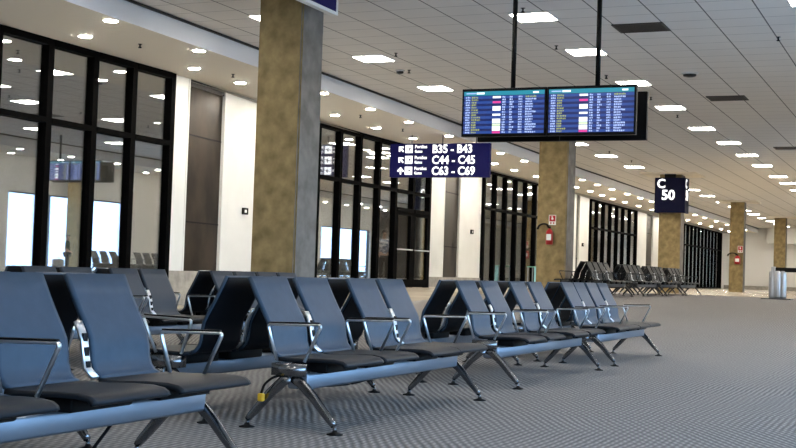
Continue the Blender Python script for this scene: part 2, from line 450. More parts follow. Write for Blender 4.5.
# ------------------------------------------------------------------ ceiling fittings
ORD = ['first','second','third','fourth','fifth','sixth','seventh','eighth','ninth','tenth','eleventh','twelfth','thirteenth','fourteenth','fifteenth','sixteenth','seventeenth','eighteenth','nineteenth','twentieth','twenty-first','twenty-second','twenty-third','twenty-fourth','twenty-fifth','twenty-sixth','twenty-seventh','twenty-eighth','twenty-ninth']
def grab(o):
    me = o.data; bpy.data.objects.remove(o); return me
bm = new_box(-.31, .31, -.31, .31, -.012, 0); PANEL_F = grab(link('frame', bm, M['light_frame']))
bm = new_box(-.28, .28, -.29, .29, -.018, -.012); PANEL_D = grab(link('diffuser', bm, M['light']))

def panel(x, y, label, group, z=Z_CEIL):
    t = thing('ceiling_light', label, 'ceiling light', (x, y, z), 0, group)
    link_mesh('frame', PANEL_F, None, t); link_mesh('diffuser', PANEL_D, None, t)
A = [14.4, 18.1, 21.15, 24.77, 28.47, 32.5, 35.93, 39.48, 43.0, 47.4, 50.5, 54.2, 58, 62, 66, 70, 74, 78, 82, 86, 89.5]
B = [13.4, 17.2, 20.95, 24.66, 28.3, 32.0, 35.8, 39.4, 43.35, 47.5, 51.0, 54.3, 58.1, 62.5, 66.3, 69.8, 73.3, 77.5, 81.2, 85, 88.5]
for k, x in enumerate(A):
    panel(x, 5.8 if x < 34 else 5.65, '%s square ceiling light from the near end, in the row passing over the flight screens' % ORD[k], 'square ceiling lights over the seating aisle')
for k, x in enumerate(B):
    panel(x, 9.8 if x < 24 else 10.05, '%s square ceiling light from the near end, in the row along the concrete columns' % ORD[k], 'square ceiling lights along the columns')
for k, x in enumerate([-6, -2, 2, 6, 10, 14, 18, 22, 26, 30, 34, 38, 42, 46, 50]):
    panel(x, 1.75, '%s square ceiling light from the near end, in the row beside the daylight windows' % ORD[k], 'square ceiling lights by the windows')
for k, x in enumerate([-6, -2, 2, 6, 10]):
    panel(x, 5.8, '%s square ceiling light behind the camera over the aisle' % ORD[k], 'square ceiling lights behind the camera')
for k, (x, y) in enumerate([(14, 18), (20, 18), (26.5, 18), (33, 17.5), (39, 18), (45, 18), (29, 15.6), (31.5, 15.6), (34, 15.6), (36.5, 15.6)]):  # lamps added to brighten the lounge and the person standing there
    panel(x, y, '%s added square ceiling light in the lounge behind the glass' % ORD[k], 'added lounge ceiling lights', 4.46)

bm = bmesh.new(); lathe(bm, (0, 0, 0), [(.125, 0), (.125, -.012), (.095, -.016), (.095, 0)], 24); RING = grab(link('trim_ring', bm, M['light_frame'], None, True))
bm = bmesh.new(); cyl(bm, (0, 0, -.02), .098, .012, 24); LAMP = grab(link('lamp', bm, M['down']))

def down(x, y, label, group):
    t = thing('downlight', label, 'downlight', (x, y, Z_SOF), 0, group)
    link_mesh('trim_ring', RING, None, t); link_mesh('lamp', LAMP, None, t)
inner = [12.7, 15.16, 17.69, 20.1, 22.61, 25.04, 27.39, 29.98, 32.4, 34.79, 37.22, 39.7, 42.1, 44.62, 46.9, 49.3, 52, 54.6, 57, 59.6, 62.2, 65, 68, 71, 75, 79, 83, 87]
outer = [11.2, 13.6, 16.12, 19.28, 21.02, 23.5, 25.9, 28.41, 30.77, 33.2, 35.7, 38.13, 40.49, 43.02, 45.5, 48.3, 50.49, 52.88, 55.28, 57.6, 60.5, 63.5, 66.5, 70, 74, 78, 82, 86, 89.5]
for k, x in enumerate(inner):
    if abs(x-29.98) < .1: x = 30.35
    down(x, edge_y(x)+.15, '%s round downlight from the near end, in the row by the ceiling step' % ORD[k], 'round downlights by the ceiling step')
for k, x in enumerate(outer):
    down(x, wall_y(x)-.95 if x > 24 else wall_y(x)-.82, '%s round downlight from the near end, in the row close to the glazed wall' % ORD[k], 'round downlights by the glazed wall')

for k in range(22):
    down(2+2.6*k+12, -.75, '%s round downlight from the near end, in the inner row beside the daylight windows' % ORD[k], 'round downlights by the windows')
for k in range(22):
    down(3.2+2.6*k+12, -2.15, '%s round downlight from the near end, in the outer row beside the daylight windows' % ORD[k], 'round downlights by the windows')

for k in range(7):  # row of lamps added to light the person behind the glass
    t = thing('downlight', '%s added downlight in the lounge ceiling behind the glass door' % ORD[k], 'downlight', (33.2+.85*k, 15.65, 4.46), 0, 'added lounge downlights')
    link_mesh('trim_ring', RING, None, t); link_mesh('lamp', LAMP, None, t)

def vent(x, y, label, sx=.6):
    t = thing('ceiling_vent', label, 'vent', (x, y, Z_CEIL), 0, 'dark ceiling vents')
    bm = bmesh.new()
    for a in ((-sx/2-.03, sx/2+.03, -.4, -.36), (-sx/2-.03, sx/2+.03, .36, .4), (-sx/2-.03, -sx/2, -.36, .36), (sx/2, sx/2+.03, -.36, .36)):
        box(bm, *a, -.015, 0)
    link('frame', bm, M['vent'], t)
    bm = bmesh.new()
    for k in range(9):
        xx = -sx/2 + sx*(k+.5)/9
        box(bm, xx-.022, xx+.022, -.36, .36, -.012, -.002)
    s = link('slats', bm, M['vent'], t); 
    link('backing', new_box(-sx/2, sx/2, -.36, .36, -.002, 0), M['black'], t)
vent(19.3, 4.42, 'nearest dark ceiling vent, above and right of the flight screens')
vent(27.2, 4.33, 'middle dark ceiling vent, beside the row of square lights')
vent(37.5, 4.2, 'farthest dark ceiling vent, at the right edge of the ceiling')
def smoke_detector(x, y, label, r=.09):
    t = thing('smoke_detector', label, 'smoke detector', (x, y, Z_CEIL), 0)
    bm = bmesh.new(); lathe(bm, (0, 0, 0), [(r, 0), (r, -.02), (r*.9, -.03)], 20); link('base', bm, M['light_frame'], t, True)
    bm = bmesh.new(); lathe(bm, (0, 0, -.03), [(r*.8, 0), (r*.75, -.03), (r*.4, -.045), (.005, -.05)], 20); link('dome', bm, M['dark_metal'], t, True)
smoke_detector(22.3, 9.85, 'dark dome ceiling camera between two square lights near the nearest column')
smoke_detector(23.8, 4.5, 'round smoke detector between the two nearer ceiling vents', .16)
def sprinkler(x, y, z, label, group):
    t = thing('ceiling_sprinkler', label, 'sprinkler', (x, y, z), 0, group)
    bm = bmesh.new(); lathe(bm, (0, 0, 0), [(.035, 0), (.035, -.006), (.014, -.01), (.014, -.05)], 12); link('body', bm, M['dark_metal'], t, True)
    bm = bmesh.new(); cyl(bm, (0, 0, -.065), .028, .012, 12); link('deflector', bm, M['black'], t)
for k, (x, y) in enumerate([(17.48, 5.77), (20.5, 6.15), (23.75, 6.1), (26.77, 5.88), (20.53, 9.16), (22.33, 9.67), (20.58, 2.5), (29.8, 5.9), (38, 9.6), (41, 9.6)]):
    sprinkler(x, y, Z_CEIL, ['small sprinkler left of the first square light by the screen pole', 'small sprinkler beside the square light behind the right screen pole', 'small sprinkler just above the right end of the flight screens', 'small sprinkler right of the flight screens', 'small sprinkler right of the nearest column-row square light', 'tiny sprinkler beside the dark ceiling dome', 'small sprinkler at the top right corner of the ceiling', 'small sprinkler below the third light over the aisle', 'small sprinkler by the far lights, left of the gate sign', 'small sprinkler nearest the gate sign along the columns'][k], 'ceiling sprinklers')
for k, x in enumerate([16.97, 20.08, 26.06, 28.78]):
    sprinkler(x, edge_y(x)+.85, Z_SOF, '%s small sprinkler along the lower cream ceiling strip' % ORD[k], 'soffit sprinklers')

# ------------------------------------------------------------------ columns
def column(x, y, label, sx=.68, sy=.66, top=Z_CEIL, collar=True):
    t = thing('concrete_column', label, 'column', (x+sx/2, y+sy/2, floor_z(x)), 0, 'concrete columns')
    z1 = top - floor_z(x)
    bm = bmesh.new(); box(bm, -sx/2, sx/2, -sy/2, sy/2, -.02, z1); 
    bmesh.ops.bevel(bm, geom=[e for e in bm.edges if abs(e.verts[0].co.z-e.verts[1].co.z) > 1], offset=.025, segments=2, affect='EDGES')
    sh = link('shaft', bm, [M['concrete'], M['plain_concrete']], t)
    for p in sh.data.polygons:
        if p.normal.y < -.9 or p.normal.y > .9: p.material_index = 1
    if collar:
        bm = bmesh.new()
        c = .62
        for a in ((-sx/2-c, sx/2+c, -sy/2-c, -sy/2-.01), (-sx/2-c, sx/2+c, sy/2+.01, sy/2+c), (-sx/2-c, -sx/2-.01, -sy/2-.01, sy/2+.01), (sx/2+.01, sx/2+c, -sy/2-.01, sy/2+.01)):
            box(bm, *a, z1-.05, z1)
        link('ceiling_plate', bm, M['soffit'], t)
    return t
column(15.68, 8.47, 'nearest rough concrete column, left of the direction sign', .66, .72, collar=False)
column(31.0, 8.90, 'second concrete column, with a fire extinguisher, under the flight screens', .74, .78)
column(46.1, 8.92, 'third concrete column, carrying the navy C 50 gate sign', .70, .80)
column(61.8, 8.92, 'fourth concrete column, with a fire extinguisher near the far wall')
column(76.2, 8.6, 'farthest concrete column, behind the grey metal barrier post')
column(36.8, -2.45, 'concrete column standing against the daylight windows, reflected in the glass', top=Z_SOF, collar=False)

def extinguisher(x, y, z, label, sc=1.0):
    """hangs on the face of a column that looks towards -x; z = bottom"""
    t = thing('fire_extinguisher', label, 'fire extinguisher', (x-.004, y, z), 0, 'fire extinguishers'); t.scale = (sc, sc, .92)
    bm = bmesh.new(); lathe(bm, (-.11, 0, 0), [(.06, 0), (.08, .015), (.08, .33), (.07, .38), (.035, .42), (.03, .45)], 18); cy = link('cylinder', bm, M['red'], t, True)
    bm = bmesh.new()
    for k in range(6):
        a0, a1 = PI+(-.75+.25*k), PI+(-.75+.25*(k+1))
        p = [(-.11+.0815*math.cos(a), .0815*math.sin(a)) for a in (a0, a1)]
        bm.faces.new([bm.verts.new((p[0][0], p[0][1], .12)), bm.verts.new((p[1][0], p[1][1], .12)), bm.verts.new((p[1][0], p[1][1], .29)), bm.verts.new((p[0][0], p[0][1], .29))])
    link('paper_label', bm, M['paper'], cy)
    bm = bmesh.new(); box(bm, -.14, -.08, -.02, .02, .45, .49); box(bm, -.2, -.06, -.015, .015, .49, .51); box(bm, -.19, -.09, -.012, .012, .53, .545)
    link('valve', bm, M['black'], t)
    bm = bmesh.new()
    pts = fillet([(-.11, .02, .47), (-.12, .06, .57), (-.13, .16, .58), (-.13, .25, .52), (-.13, .27, .42)], .1, 5)
    sweep(bm, pts, .05, .05); link('hose', bm, M['black'], t, True)
    link('bracket', new_box(-.035, -.002, -.05, .05, .2, .3), M['dark_metal'], t)
def ext_sign(x, y, z, s, label):
    t = thing('extinguisher_sign', label, 'sign', (x, y, z), 0, 'fire extinguisher signs')
    link('plate', new_box(-.008, -.002, -s/2, s/2, -s*.68, s*.68), M['paper'], t)
    bm = bmesh.new(); box(bm, -.011, -.008, -s*.42, s*.42, -s*.2, s*.6); link('red_square', bm, M['red_sign'], t)
    bm = bmesh.new()
    cyl(bm, (-.014, 0, s*.17), s*.16, .003, 12, axis='x'); box(bm, -.014, -.011, -s*.06, s*.06, s*.3, s*.5); box(bm, -.014, -.011, s*.02, s*.2, s*.38, s*.45)
    link('symbol', bm, M['paper'], t)
    bm = bmesh.new()
    for k in (-1, 1): box(bm, -.011, -.008, k*s*.2-s*.08, k*s*.2+s*.08, -s*.55, -s*.3)
    link('red_marks', bm, M['red_sign'], t)
extinguisher(31.0, 9.30, 1.72, 'red fire extinguisher on the column under the flight screens', 1.15)
ext_sign(31.0, 9.27, 2.36, .19, 'red and white extinguisher sign on the column under the flight screens')
extinguisher(61.8, 9.16, 1.80, 'red fire extinguisher on the far column near the end wall', 1.7)
ext_sign(61.8, 9.06, 2.52, .24, 'red and white extinguisher sign on the far column near the end wall')

# round wall speakers on the column by the daylight windows
for k, z in enumerate((2.55, 3.25)):
    t = thing('column_speaker', ['lower', 'upper'][k] + ' round black speaker on the column seen mirrored in the left glass', 'speaker', (37.1, -1.77, z), 0, 'round column speakers')
    bm = bmesh.new(); cyl(bm, (0, .003, 0), .2, .1, 20, r2=.17, axis='y'); link('housing', bm, M['black'], t, True)
    bm = bmesh.new(); cyl(bm, (0, .103, 0), .07, .02, 14, r2=.04, axis='y'); link('cone', bm, M['dark_metal'], t, True)

# small card readers on the white wall
for x, z, lab in ((23.05, 2.08, 'small black wall sensor on the white panel beside the nearest column'), (38.85, 2.3, 'small black wall sensor on the white panel below the direction sign'), (53.5, 2.35, 'small black wall sensor on the white panel behind the second column')):
    t = thing('wall_sensor', lab, 'sensor', (x, wall_y(x), z), 0, 'wall sensors')
    link('case', new_box(-.11, .11, -.05, -.002, -.07, .07, .008), M['black'], t)
    link('window_lens', new_box(-.05, .03, -.056, -.05, -.03, .03), M['paper'], t)

# ------------------------------------------------------------------ hanging signs
SX = 30.0
t = thing('direction_sign', 'navy hanging direction sign listing gates B35 to C69', 'sign', (SX, 12.07, Z_SOF), 0)
t_z = lambda z: z - Z_SOF
link('panel', new_box(0, .14, -1.39, 1.39, t_z(3.38), t_z(4.26), .01), M['sign_blue'], t)
for y in (.8, -.07): 
    bm = bmesh.new(); cyl(bm, (.07, y, t_z(4.26)), .012, .24, 8); link('hanger_rod', bm, M['dark_metal'], t)
bm = bmesh.new(); cyl(bm, (.07, -1.0, t_z(4.26)), .012, Z_CEIL-4.26, 8); link('hanger_rod', bm, M['dark_metal'], t)
def arrow(bm, cy, cz, s, ang):
    shp = [(-.5, -.02), (0, .5), (.5, -.02), (.36, -.16), (.1, .1), (.1, -.5), (-.1, -.5), (-.1, .1), (-.36, -.16)]
    ca, sa = math.cos(ang), math.sin(ang)
    vs = [bm.verts.new((-.006, -(cy + s*(ca*a - sa*b)), cz + s*(sa*a + ca*b))) for a, b in shp]
    vb = [bm.verts.new((0, v.co.y, v.co.z)) for v in vs]
    bm.faces.new(vs); n = len(vs)
    for i in range(n): bm.faces.new([vs[i], vs[(i+1) % n], vb[(i+1) % n], vb[i]])
def plane_icon(parent, cy, cz, s, kind):
    link('pictogram_tile', new_box(-.005, 0, -cy-s/2, -cy+s/2, cz-s/2, cz+s/2), M['letter'], parent)
    shp = [(-.36, -.1), (-.2, .02), (.05, .06), (-.05, .26), (.05, .28), (.2, .1), (.36, .14), (.38, .06), (.22, -.01), (.06, -.3), (-.02, -.3), (.02, -.04), (-.16, -.06), (-.3, -.14)]
    bm = bmesh.new()
    vs = [bm.verts.new((-.008, -(cy + s*a), cz + s*b)) for a, b in shp]; bm.faces.new(vs)
    link('pictogram', bm, M['sign_navy'], parent)
for k, (txt, ang) in enumerate([('B35 - B43', PI/4), ('C44 - C45', PI/4), ('C63 - C69', 0)]):
    cz = t_z(4.12 - .285*k)
    bm = bmesh.new(); arrow(bm, -1.07, cz, .19, ang); link('arrow', bm, M['letter'], t)
    plane_icon(t, -.845, cz, .205, k)
    place_text('lettering', txt, .30, t, (-.004, .19, cz-.105), (0, -1, 0), (0, 0, 1), M['letter'], .02, .93)
    place_text('lettering', 'Port\u00f5es', .12, t, (-.004, .68, cz+.02), (0, -1, 0), (0, 0, 1), M['letter'], .01, .9)
    place_text('lettering', 'Gates', .10, t, (-.004, .68, cz-.095), (0, -1, 0), (0, 0, 1), M['letter'], .01, .9)

t = thing('ceiling_sign', 'white and blue ceiling sign cut off by the top edge beside the nearest column', 'sign', (15.45, 8.12, Z_CEIL), 0)
link('panel', new_box(-.9, .55, -.05, .05, -.30, -.08, .008), M['paper'], t)
link('blue_face', new_box(-.8, .47, -.056, -.05, -.25, -.08), M['sign_blue'], t)
for x in (-.6, .3): 
    bm = bmesh.new(); cyl(bm, (x, 0, -.09), .012, .09, 8); link('hanger_rod', bm, M['dark_metal'], t)

t = thing('gate_sign', 'navy box sign reading C 50 wrapped round the third column', 'sign', (46.45, 9.26, Z_CEIL), 0)
gz = lambda z: z - Z_CEIL
bm = bmesh.new()
X0, X1, Y0, Y1 = -.75, -.02, -.56, .55
for a in ((X0, X0+.08, Y0, Y1), (X0+.08, X1, Y0, Y0+.08), (X0+.08, X1, Y1-.08, Y1)): box(bm, *a, gz(3.38), gz(4.66))
link('box_panel', bm, M['sign_navy'], t)
place_text('lettering', 'C', .46, t, (X0-.003, .47, gz(4.29)), (0, -1, 0), (0, 0, 1), M['letter'], .022, .95)
place_text('lettering', '50', .50, t, (X0-.003, .30, gz(3.86)), (0, -1, 0), (0, 0, 1), M['letter'], .024, .98)
for yy, dx, x0 in ((Y0-.003, 1, X0+.06), (Y1+.003, -1, X1-.06)):
    place_text('lettering', 'C', .46, t, (x0, yy, gz(4.29)), (dx, 0, 0), (0, 0, 1), M['letter'], .022, .8)
    place_text('lettering', '50', .50, t, (x0+dx*.06, yy, gz(3.86)), (dx, 0, 0), (0, 0, 1), M['letter'], .024, .8)
for sx, sy in ((X0+.04, 0),):
    link('hanger_plate', new_box(sx-.03, sx+.03, sy-.2, sy+.2, gz(4.66), -.055), M['black'], t)

# ------------------------------------------------------------------ flight information boards
def screen_face(parent, y_left, w, h, zc, x, facing, detail=True):
    """a lit screen seen from -x when facing = -1; y_left = the viewer's left edge"""
    d = facing
    mats = [M['screen_bg'], M['screen_row'], M['screen_head'], M['screen_text'], M['screen_yellow'], M['screen_white'], M['screen_mag'], M['screen_green']]
    bm = bmesh.new()
    def q(a0, a1, b0, b1, mi, lay):
        ys = (y_left + d*a0*w, y_left + d*a1*w); zs = (zc - h/2 + b0*h, zc - h/2 + b1*h); xx = x + d*.0012*lay
        f = bm.faces.new([bm.verts.new((xx, ys[0], zs[0])), bm.verts.new((xx, ys[1], zs[0])), bm.verts.new((xx, ys[1], zs[1])), bm.verts.new((xx, ys[0], zs[1]))]); f.material_index = mi
    q(0, 1, 0, 1, 0, 1)
    q(0, 1, .90, 1, 2, 2)
    q(.16, .26, .93, .975, 5, 3); q(.86, .93, .93, .97, 5, 3); q(.03, .15, .94, .965, 3, 3)
    rows = 15
    rnd = random.Random(5)
    for r in range(rows):
        b1 = .885 - r*.885/rows; b0 = b1 - .885/rows
        if r % 2 == 0: q(0, 1, b0, b1, 1, 2)
        def text(a0, a1, mi):
            p = a0
            while p < a1:
                ww = rnd.uniform(.008, .02)
                lo = rnd.uniform(.15, .3)
                q(p, min(p+ww, a1), b0 + (b1-b0)*lo, b1 - (b1-b0)*rnd.uniform(.12, .28), mi, 3)
                p += ww + rnd.uniform(.003, .008)
        text(.025, .08, 3); text(.10, .10 + rnd.choice((.06, .08, .11)), 4)
        text(.485, .525, 3); text(.575, .58 + rnd.choice((.02, .03, .05)), 3); text(.685, .73, 3); text(.77, .77 + rnd.choice((.08, .09, .13)), 3 if r else 4)
    for r, (c, n) in {0: (5, 1), 2: (6, 1), 4: (5, 2), 7: (5, 1), 9: (5, 2), 11: (7, 1), 12: (5, 2), 14: (6, 1)}.items():
        b1 = .885 - r*.885/rows; b0 = b1 - n*.885/rows
        q(.365, .465, b0+.006, b1-.006, c, 4)
    me = bpy.data.meshes.new('display'); bm.to_mesh(me); bm.free()
    for m_ in mats: me.materials.append(m_)
    return link_mesh('display', me, None, parent)

def flight_board(x, yc, z0, z1, w, label):
    t = thing('flight_display_board', label, 'flight display', (x, yc, Z_CEIL), 0)
    h = z1 - z0; zc = (z0+z1)/2 - Z_CEIL
    for face in (-1, 1):
        xo = 0 if face == -1 else .62
        for k in (0, 1):
            a, b = (w/2 - k*w/2, w/2 - (k+1)*w/2)   # left to right as seen from -x
            bm = bmesh.new(); box(bm, xo-.04, xo+.04, b+.004, a-.004, zc-h/2, zc+h/2); bevel(bm, .006)
            s = link('screen', bm, M['black'], t)
            if face == -1: screen_face(s, a-.03, w/2-.06, h-.075, zc, xo-.0415, -1)
            else: screen_face(s, b+.03, w/2-.06, h-.075, zc, xo+.0415, 1)
    bm = bmesh.new(); box(bm, .04, .58, -w*.42, w*.42, zc-h*.3, zc+h*.3); link('mount_frame', bm, M['black'], t)
    for y in (w*.235, -w*.255):
        bm = bmesh.new(); cyl(bm, (.22, y, zc+h*.3), .032, -zc-h*.3, 14); link('pole', bm, M['black'], t, True)
flight_board(15.5, 4.745, 2.715, 3.35, 2.34, 'pair of lit blue flight screens hanging from two black poles')
flight_board(31.4, 1.95, 3.38, 4.02, 2.34, 'second flight board by the windows, seen mirrored in the left glass')

# ------------------------------------------------------------------ bench seating
def shell_mesh(name, prof, w, th, mt, corner=.0):
    """extrude a (y, z) side profile across x, with thickness th on its under / rear side"""
    bm = bmesh.new()
    P = [Vector((0, y, z)) for y, z in prof]
    n = len(P); nrm = []
    for i in range(n):
        t = (P[min(i+1, n-1)] - P[max(i-1, 0)]).normalized()
        nrm.append(Vector((0, t.z, -t.y)))
    xs = [-w/2, -w/2+.02, -w/4, 0, w/4, w/2-.02, w/2]
    top = [[bm.verts.new((x, p.y, p.z)) for x in xs] for p in P]
    bot = [[bm.verts.new((x, p.y + q.y*th, p.z + q.z*th)) for x in xs] for p, q in zip(P, nrm)]
    m = len(xs)
    for i in range(n-1):
        for j in range(m-1):
            bm.faces.new([top[i][j], top[i][j+1], top[i+1][j+1], top[i+1][j]])
            bm.faces.new([bot[i][j], bot[i+1][j], bot[i+1][j+1], bot[i][j+1]]).material_index = 1 if isinstance(mt, list) else 0
        bm.faces.new([top[i][0], top[i+1][0], bot[i+1][0], bot[i][0]])
        bm.faces.new([top[i][m-1], bot[i][m-1], bot[i+1][m-1], top[i+1][m-1]])
    for j in range(m-1):
        bm.faces.new([top[0][j], bot[0][j], bot[0][j+1], top[0][j+1]])
        bm.faces.new([top[n-1][j], top[n-1][j+1], bot[n-1][j+1], bot[n-1][j]])
    rim = [e for e in bm.edges if len(e.link_faces) == 2 and e.calc_face_angle(0) > 1.0]
    bmesh.ops.bevel(bm, geom=rim, offset=.009, segments=2, affect='EDGES')
    o = link(name, bm, mt, None, True); me = o.data; bpy.data.objects.remove(o)
    return me

SEAT_P = [(-.305, .366), (-.298, .380), (-.275, .394), (-.22, .402), (-.12, .402), (0, .396), (.08, .394), (.125, .398)]
BACK_P = [(.128, .400), (.155, .412), (.175, .435), (.187, .47), (.192, .52), (.203, .575), (.226, .62), (.258, .675), (.300, .752), (.347, .846)]
SEAT = shell_mesh('seat', SEAT_P, .50, .022, M['leather_seat'])
BACK = shell_mesh('backrest', BACK_P, .43, .022, [M['leather'], M['shell']])
SEAT_W = shell_mesh('seat', SEAT_P, .56, .022, M['leather_seat'])
SEAT_D = shell_mesh('seat', SEAT_P, .50, .022, M['leather_dark'])
BACK_D = shell_mesh('backrest', BACK_P, .43, .022, [M['leather_dark'], M['shell']])
BACK_M = shell_mesh('backrest', BACK_P, .43, .022, [M['leather_shaded'], M['shell']])

def grab(o):
    me = o.data; bpy.data.objects.remove(o); return me
bm = bmesh.new()
sweep(bm, fillet([(0, .10, .385), (0, .165, .583), (0, -.175, .592), (0, -.075, .385)], .025, 4), .024, .015, side=Vector((1, 0, 0)), n=8, power=3)
ARM = grab(link('armrest', bm, M['chrome'], None, True))
bm = bmesh.new()
sweep(bm, [Vector((0, .150, .594)), Vector((0, -.05, .599)), Vector((0, -.160, .602))], .027, .009, n=8, power=4)
ARM_PAD = grab(link('arm_pad', bm, M['black'], None, True))
# cast leg: hub on the beam, front and rear strut
bm = bmesh.new()
for s in (-1, 1):
    pts = [Vector(p) for p in [(0, s*.010, .300), (0, s*.055, .270), (0, s*.135, .198), (0, s*.215, .108), (0, s*.258, .062), (0, s*.272, .044)]]
    sweep(bm, pts, .036, .066, n=8, power=4.5, taper=(1.0, .42))
    sweep(bm, [Vector((0, s*.272, .046)), Vector((0, s*.276, .010))], .02, .02, side=Vector((1, 0, 0)))
box(bm, -.04, .04, -.09, .11, .305, .372)
LEG = grab(link('leg', bm, M['cast'], None, True))
ARM_D = ARM.copy(); ARM_D.materials.clear(); ARM_D.materials.append(M['cast'])
LEG_D = LEG.copy(); LEG_D.materials.clear(); LEG_D.materials.append(M['dark_metal'])
FOOT = {}
for s in (-1, 1):
    bm = bmesh.new(); lathe(bm, (0, s*.276, 0), [(.045, 0), (.045, .006), (.018, .014), (.012, .024)], 16)
    FOOT[s] = grab(link('foot', bm, M['black'], None, True))
# power strip between two backs
bm = bmesh.new()
def along(t):   # points on the back profile, t = z
    for i in range(len(BACK_P)-1):
        (y0, z0), (y1, z1) = BACK_P[i], BACK_P[i+1]
        if z0 <= t <= z1: return Vector((0, y0 + (y1-y0)*(t-z0)/(z1-z0), t))
sweep(bm, [along(z) + Vector((0, -.004, 0)) for z in (.402, .44, .50, .56, .61, .64)], .050, .016, n=8, power=5)
STRIP = grab(link('power_strip', bm, M['chrome'], None, True))
SOCKS = []
for z in (.45, .51, .57):
    c = along(z); SOCKS.append(grab(link('socket', new_box(-.015, .015, c.y-.0145, c.y-.006, z-.021, z+.021), M['black'])))

bm = new_box(-.20, .20, -.16, .07, .318, .384, .012); BRACKET = grab(link('seat_bracket', bm, M['black'], None, True))
def beam_mesh(L, mt):
    bm = bmesh.new(); box(bm, 0.0, L, -.10, .03, .232, .322); bevel(bm, .012, 2)
    return grab(link('beam', bm, mt, None, True))
BEAMS = {}
def bench(x0, x1, yc, flip, z, seats, arms, strips_, label, group, dark=False, cable=False):
    """x0..x1 = leg positions along the row; seats / arms / strips_ in absolute x. flip = faces +y"""
    L = round(x1-x0, 2)
    t = thing('bench_seating', label, 'bench', (x1 if flip else x0, yc, z), PI if flip else 0.0, group)
    lx = (lambda x: x1-x) if flip else (lambda x: x-x0)
    if (L, dark) not in BEAMS: BEAMS[(L, dark)] = beam_mesh(L, M['dark_metal'] if dark is True else M['beam'])
    def put(name, me, x, parent=t, y=0):
        o = link_mesh(name, me, None, parent); o.location = (x, y, 0); return o
    put('beam', BEAMS[(L, dark)], 0)
    for x in (0.0, L):
        l = put('leg', LEG_D if dark is True else LEG, x)
        for s in (-1, 1): put('foot', FOOT[s], 0, l)
    for i, x in enumerate(seats):
        wide = not dark and i == len(seats)-1
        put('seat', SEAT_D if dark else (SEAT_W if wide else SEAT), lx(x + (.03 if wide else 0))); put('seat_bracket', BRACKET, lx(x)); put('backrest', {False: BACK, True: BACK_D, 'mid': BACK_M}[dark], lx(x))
    for x in arms:
        a = put('armrest', ARM_D if dark is True else ARM, lx(x)); put('arm_pad', ARM_PAD, 0, a)
    for x in strips_:
        s = put('power_strip', STRIP, lx(x)); [put('socket', q, 0, s) for q in SOCKS]
    return t

G1, G2 = 'blue benches of the near double row facing the aisle', 'benches of the near double row facing the glass wall'
layout = [   # legs, row centre, seats, armrests, power strips
    (2.50, 4.95, 3.205, [2.85, 3.40, 4.10, 4.69], [2.52, 3.80, 4.95], [4.42]),
    (6.15, 8.47, 3.31, [6.465, 7.0, 7.74, 8.23], [6.15, 7.15, 7.41, 8.43], [6.735, 7.985]),
    (9.53, 12.06, 3.37, [9.935, 10.52, 11.315, 11.875], [9.50, 10.65, 10.88, 12.04], [10.235, 11.60]),
    (12.78, 14.95, 3.39, [13.105, 13.565, 14.09, 14.60], [12.75, 13.77, 14.92], [13.335, 14.345]),
]
fl = ['nearest blue bench facing the aisle, two big backrests at the left edge', 'second blue bench facing the aisle, with a yellow-tagged cable at its leg', 'third blue bench facing the aisle, in the middle of the near row', 'last blue bench facing the aisle, at the far end of the near row']
rl = ['nearest bench turned to the glass, behind the big left-edge backrests', 'second bench turned to the glass, dark backs beside the second blue bench', 'third bench turned to the glass, seen through the wide gap mid row', 'last bench turned to the glass, at the far end of the near row']
benches = []
for k, (x0, x1, yc, seats, arms, st) in enumerate(layout):
    benches.append(bench(x0, x1, yc, False, 0, seats, arms, st, fl[k], G1))
    bench(x0, x1, yc+.83, True, 0, [s-.05 for s in seats], arms, st, rl[k], G2)
# black power lead with a yellow tag under the second bench
bm = bmesh.new()
sweep(bm, fillet([(.03, .02, .31), (-.03, .10, .295), (-.045, .15, .25), (-.045, .165, .20)], .04, 4), .014, .014)
c = link('power_cable', bm, M['black'], benches[1], True)
bm = bmesh.new(); box(bm, -.062, -.028, .148, .182, .155, .20); bevel(bm, .008); link('yellow_tag', bm, M['yellow'], c)
bm = bmesh.new()
sweep(bm, fillet([(.25, -.02, .27), (.35, -.03, .225), (.75, -.03, .21), (1.1, -.03, .245), (1.2, -.02, .275)], .2, 5), .014, .014)
link('power_cable', bm, M['black'], benches[1], True)
bm = bmesh.new(); sweep(bm, fillet([(1.9, -.02, .27), (1.88, .02, .2), (1.82, .08, .08), (1.75, .12, .008)], .1, 4), .014, .014)
link('power_cable', bm, M['black'], benches[0], True)

G3, G4 = 'dark benches of the second double row facing the aisle', 'dark benches of the second double row facing the glass wall'
layB = [
    (5.55, 8.05, [5.85, 6.38, 7.12, 7.65], [5.55, 6.7, 6.88, 8.05], [6.12, 7.4]),
    (8.42, 10.85, [8.75, 9.26, 9.98, 10.46], [8.42, 9.6, 9.66, 10.83], [9.0, 10.22]),
    (11.42, 13.75, [11.76, 12.25, 12.75, 13.24], [11.44, 12.5, 13.73], [12.0, 13.0]),
]
nl = ['nearest', 'middle', 'farthest']
for k, (x0, x1, seats, arms, st) in enumerate(layB):
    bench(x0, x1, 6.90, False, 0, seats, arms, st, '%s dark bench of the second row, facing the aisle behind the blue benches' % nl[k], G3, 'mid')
    bench(x0, x1, 7.72, True, 0, [s-.05 for s in seats], arms, st, '%s dark bench of the second row, turned to the glass wall' % nl[k], G4, 'mid')

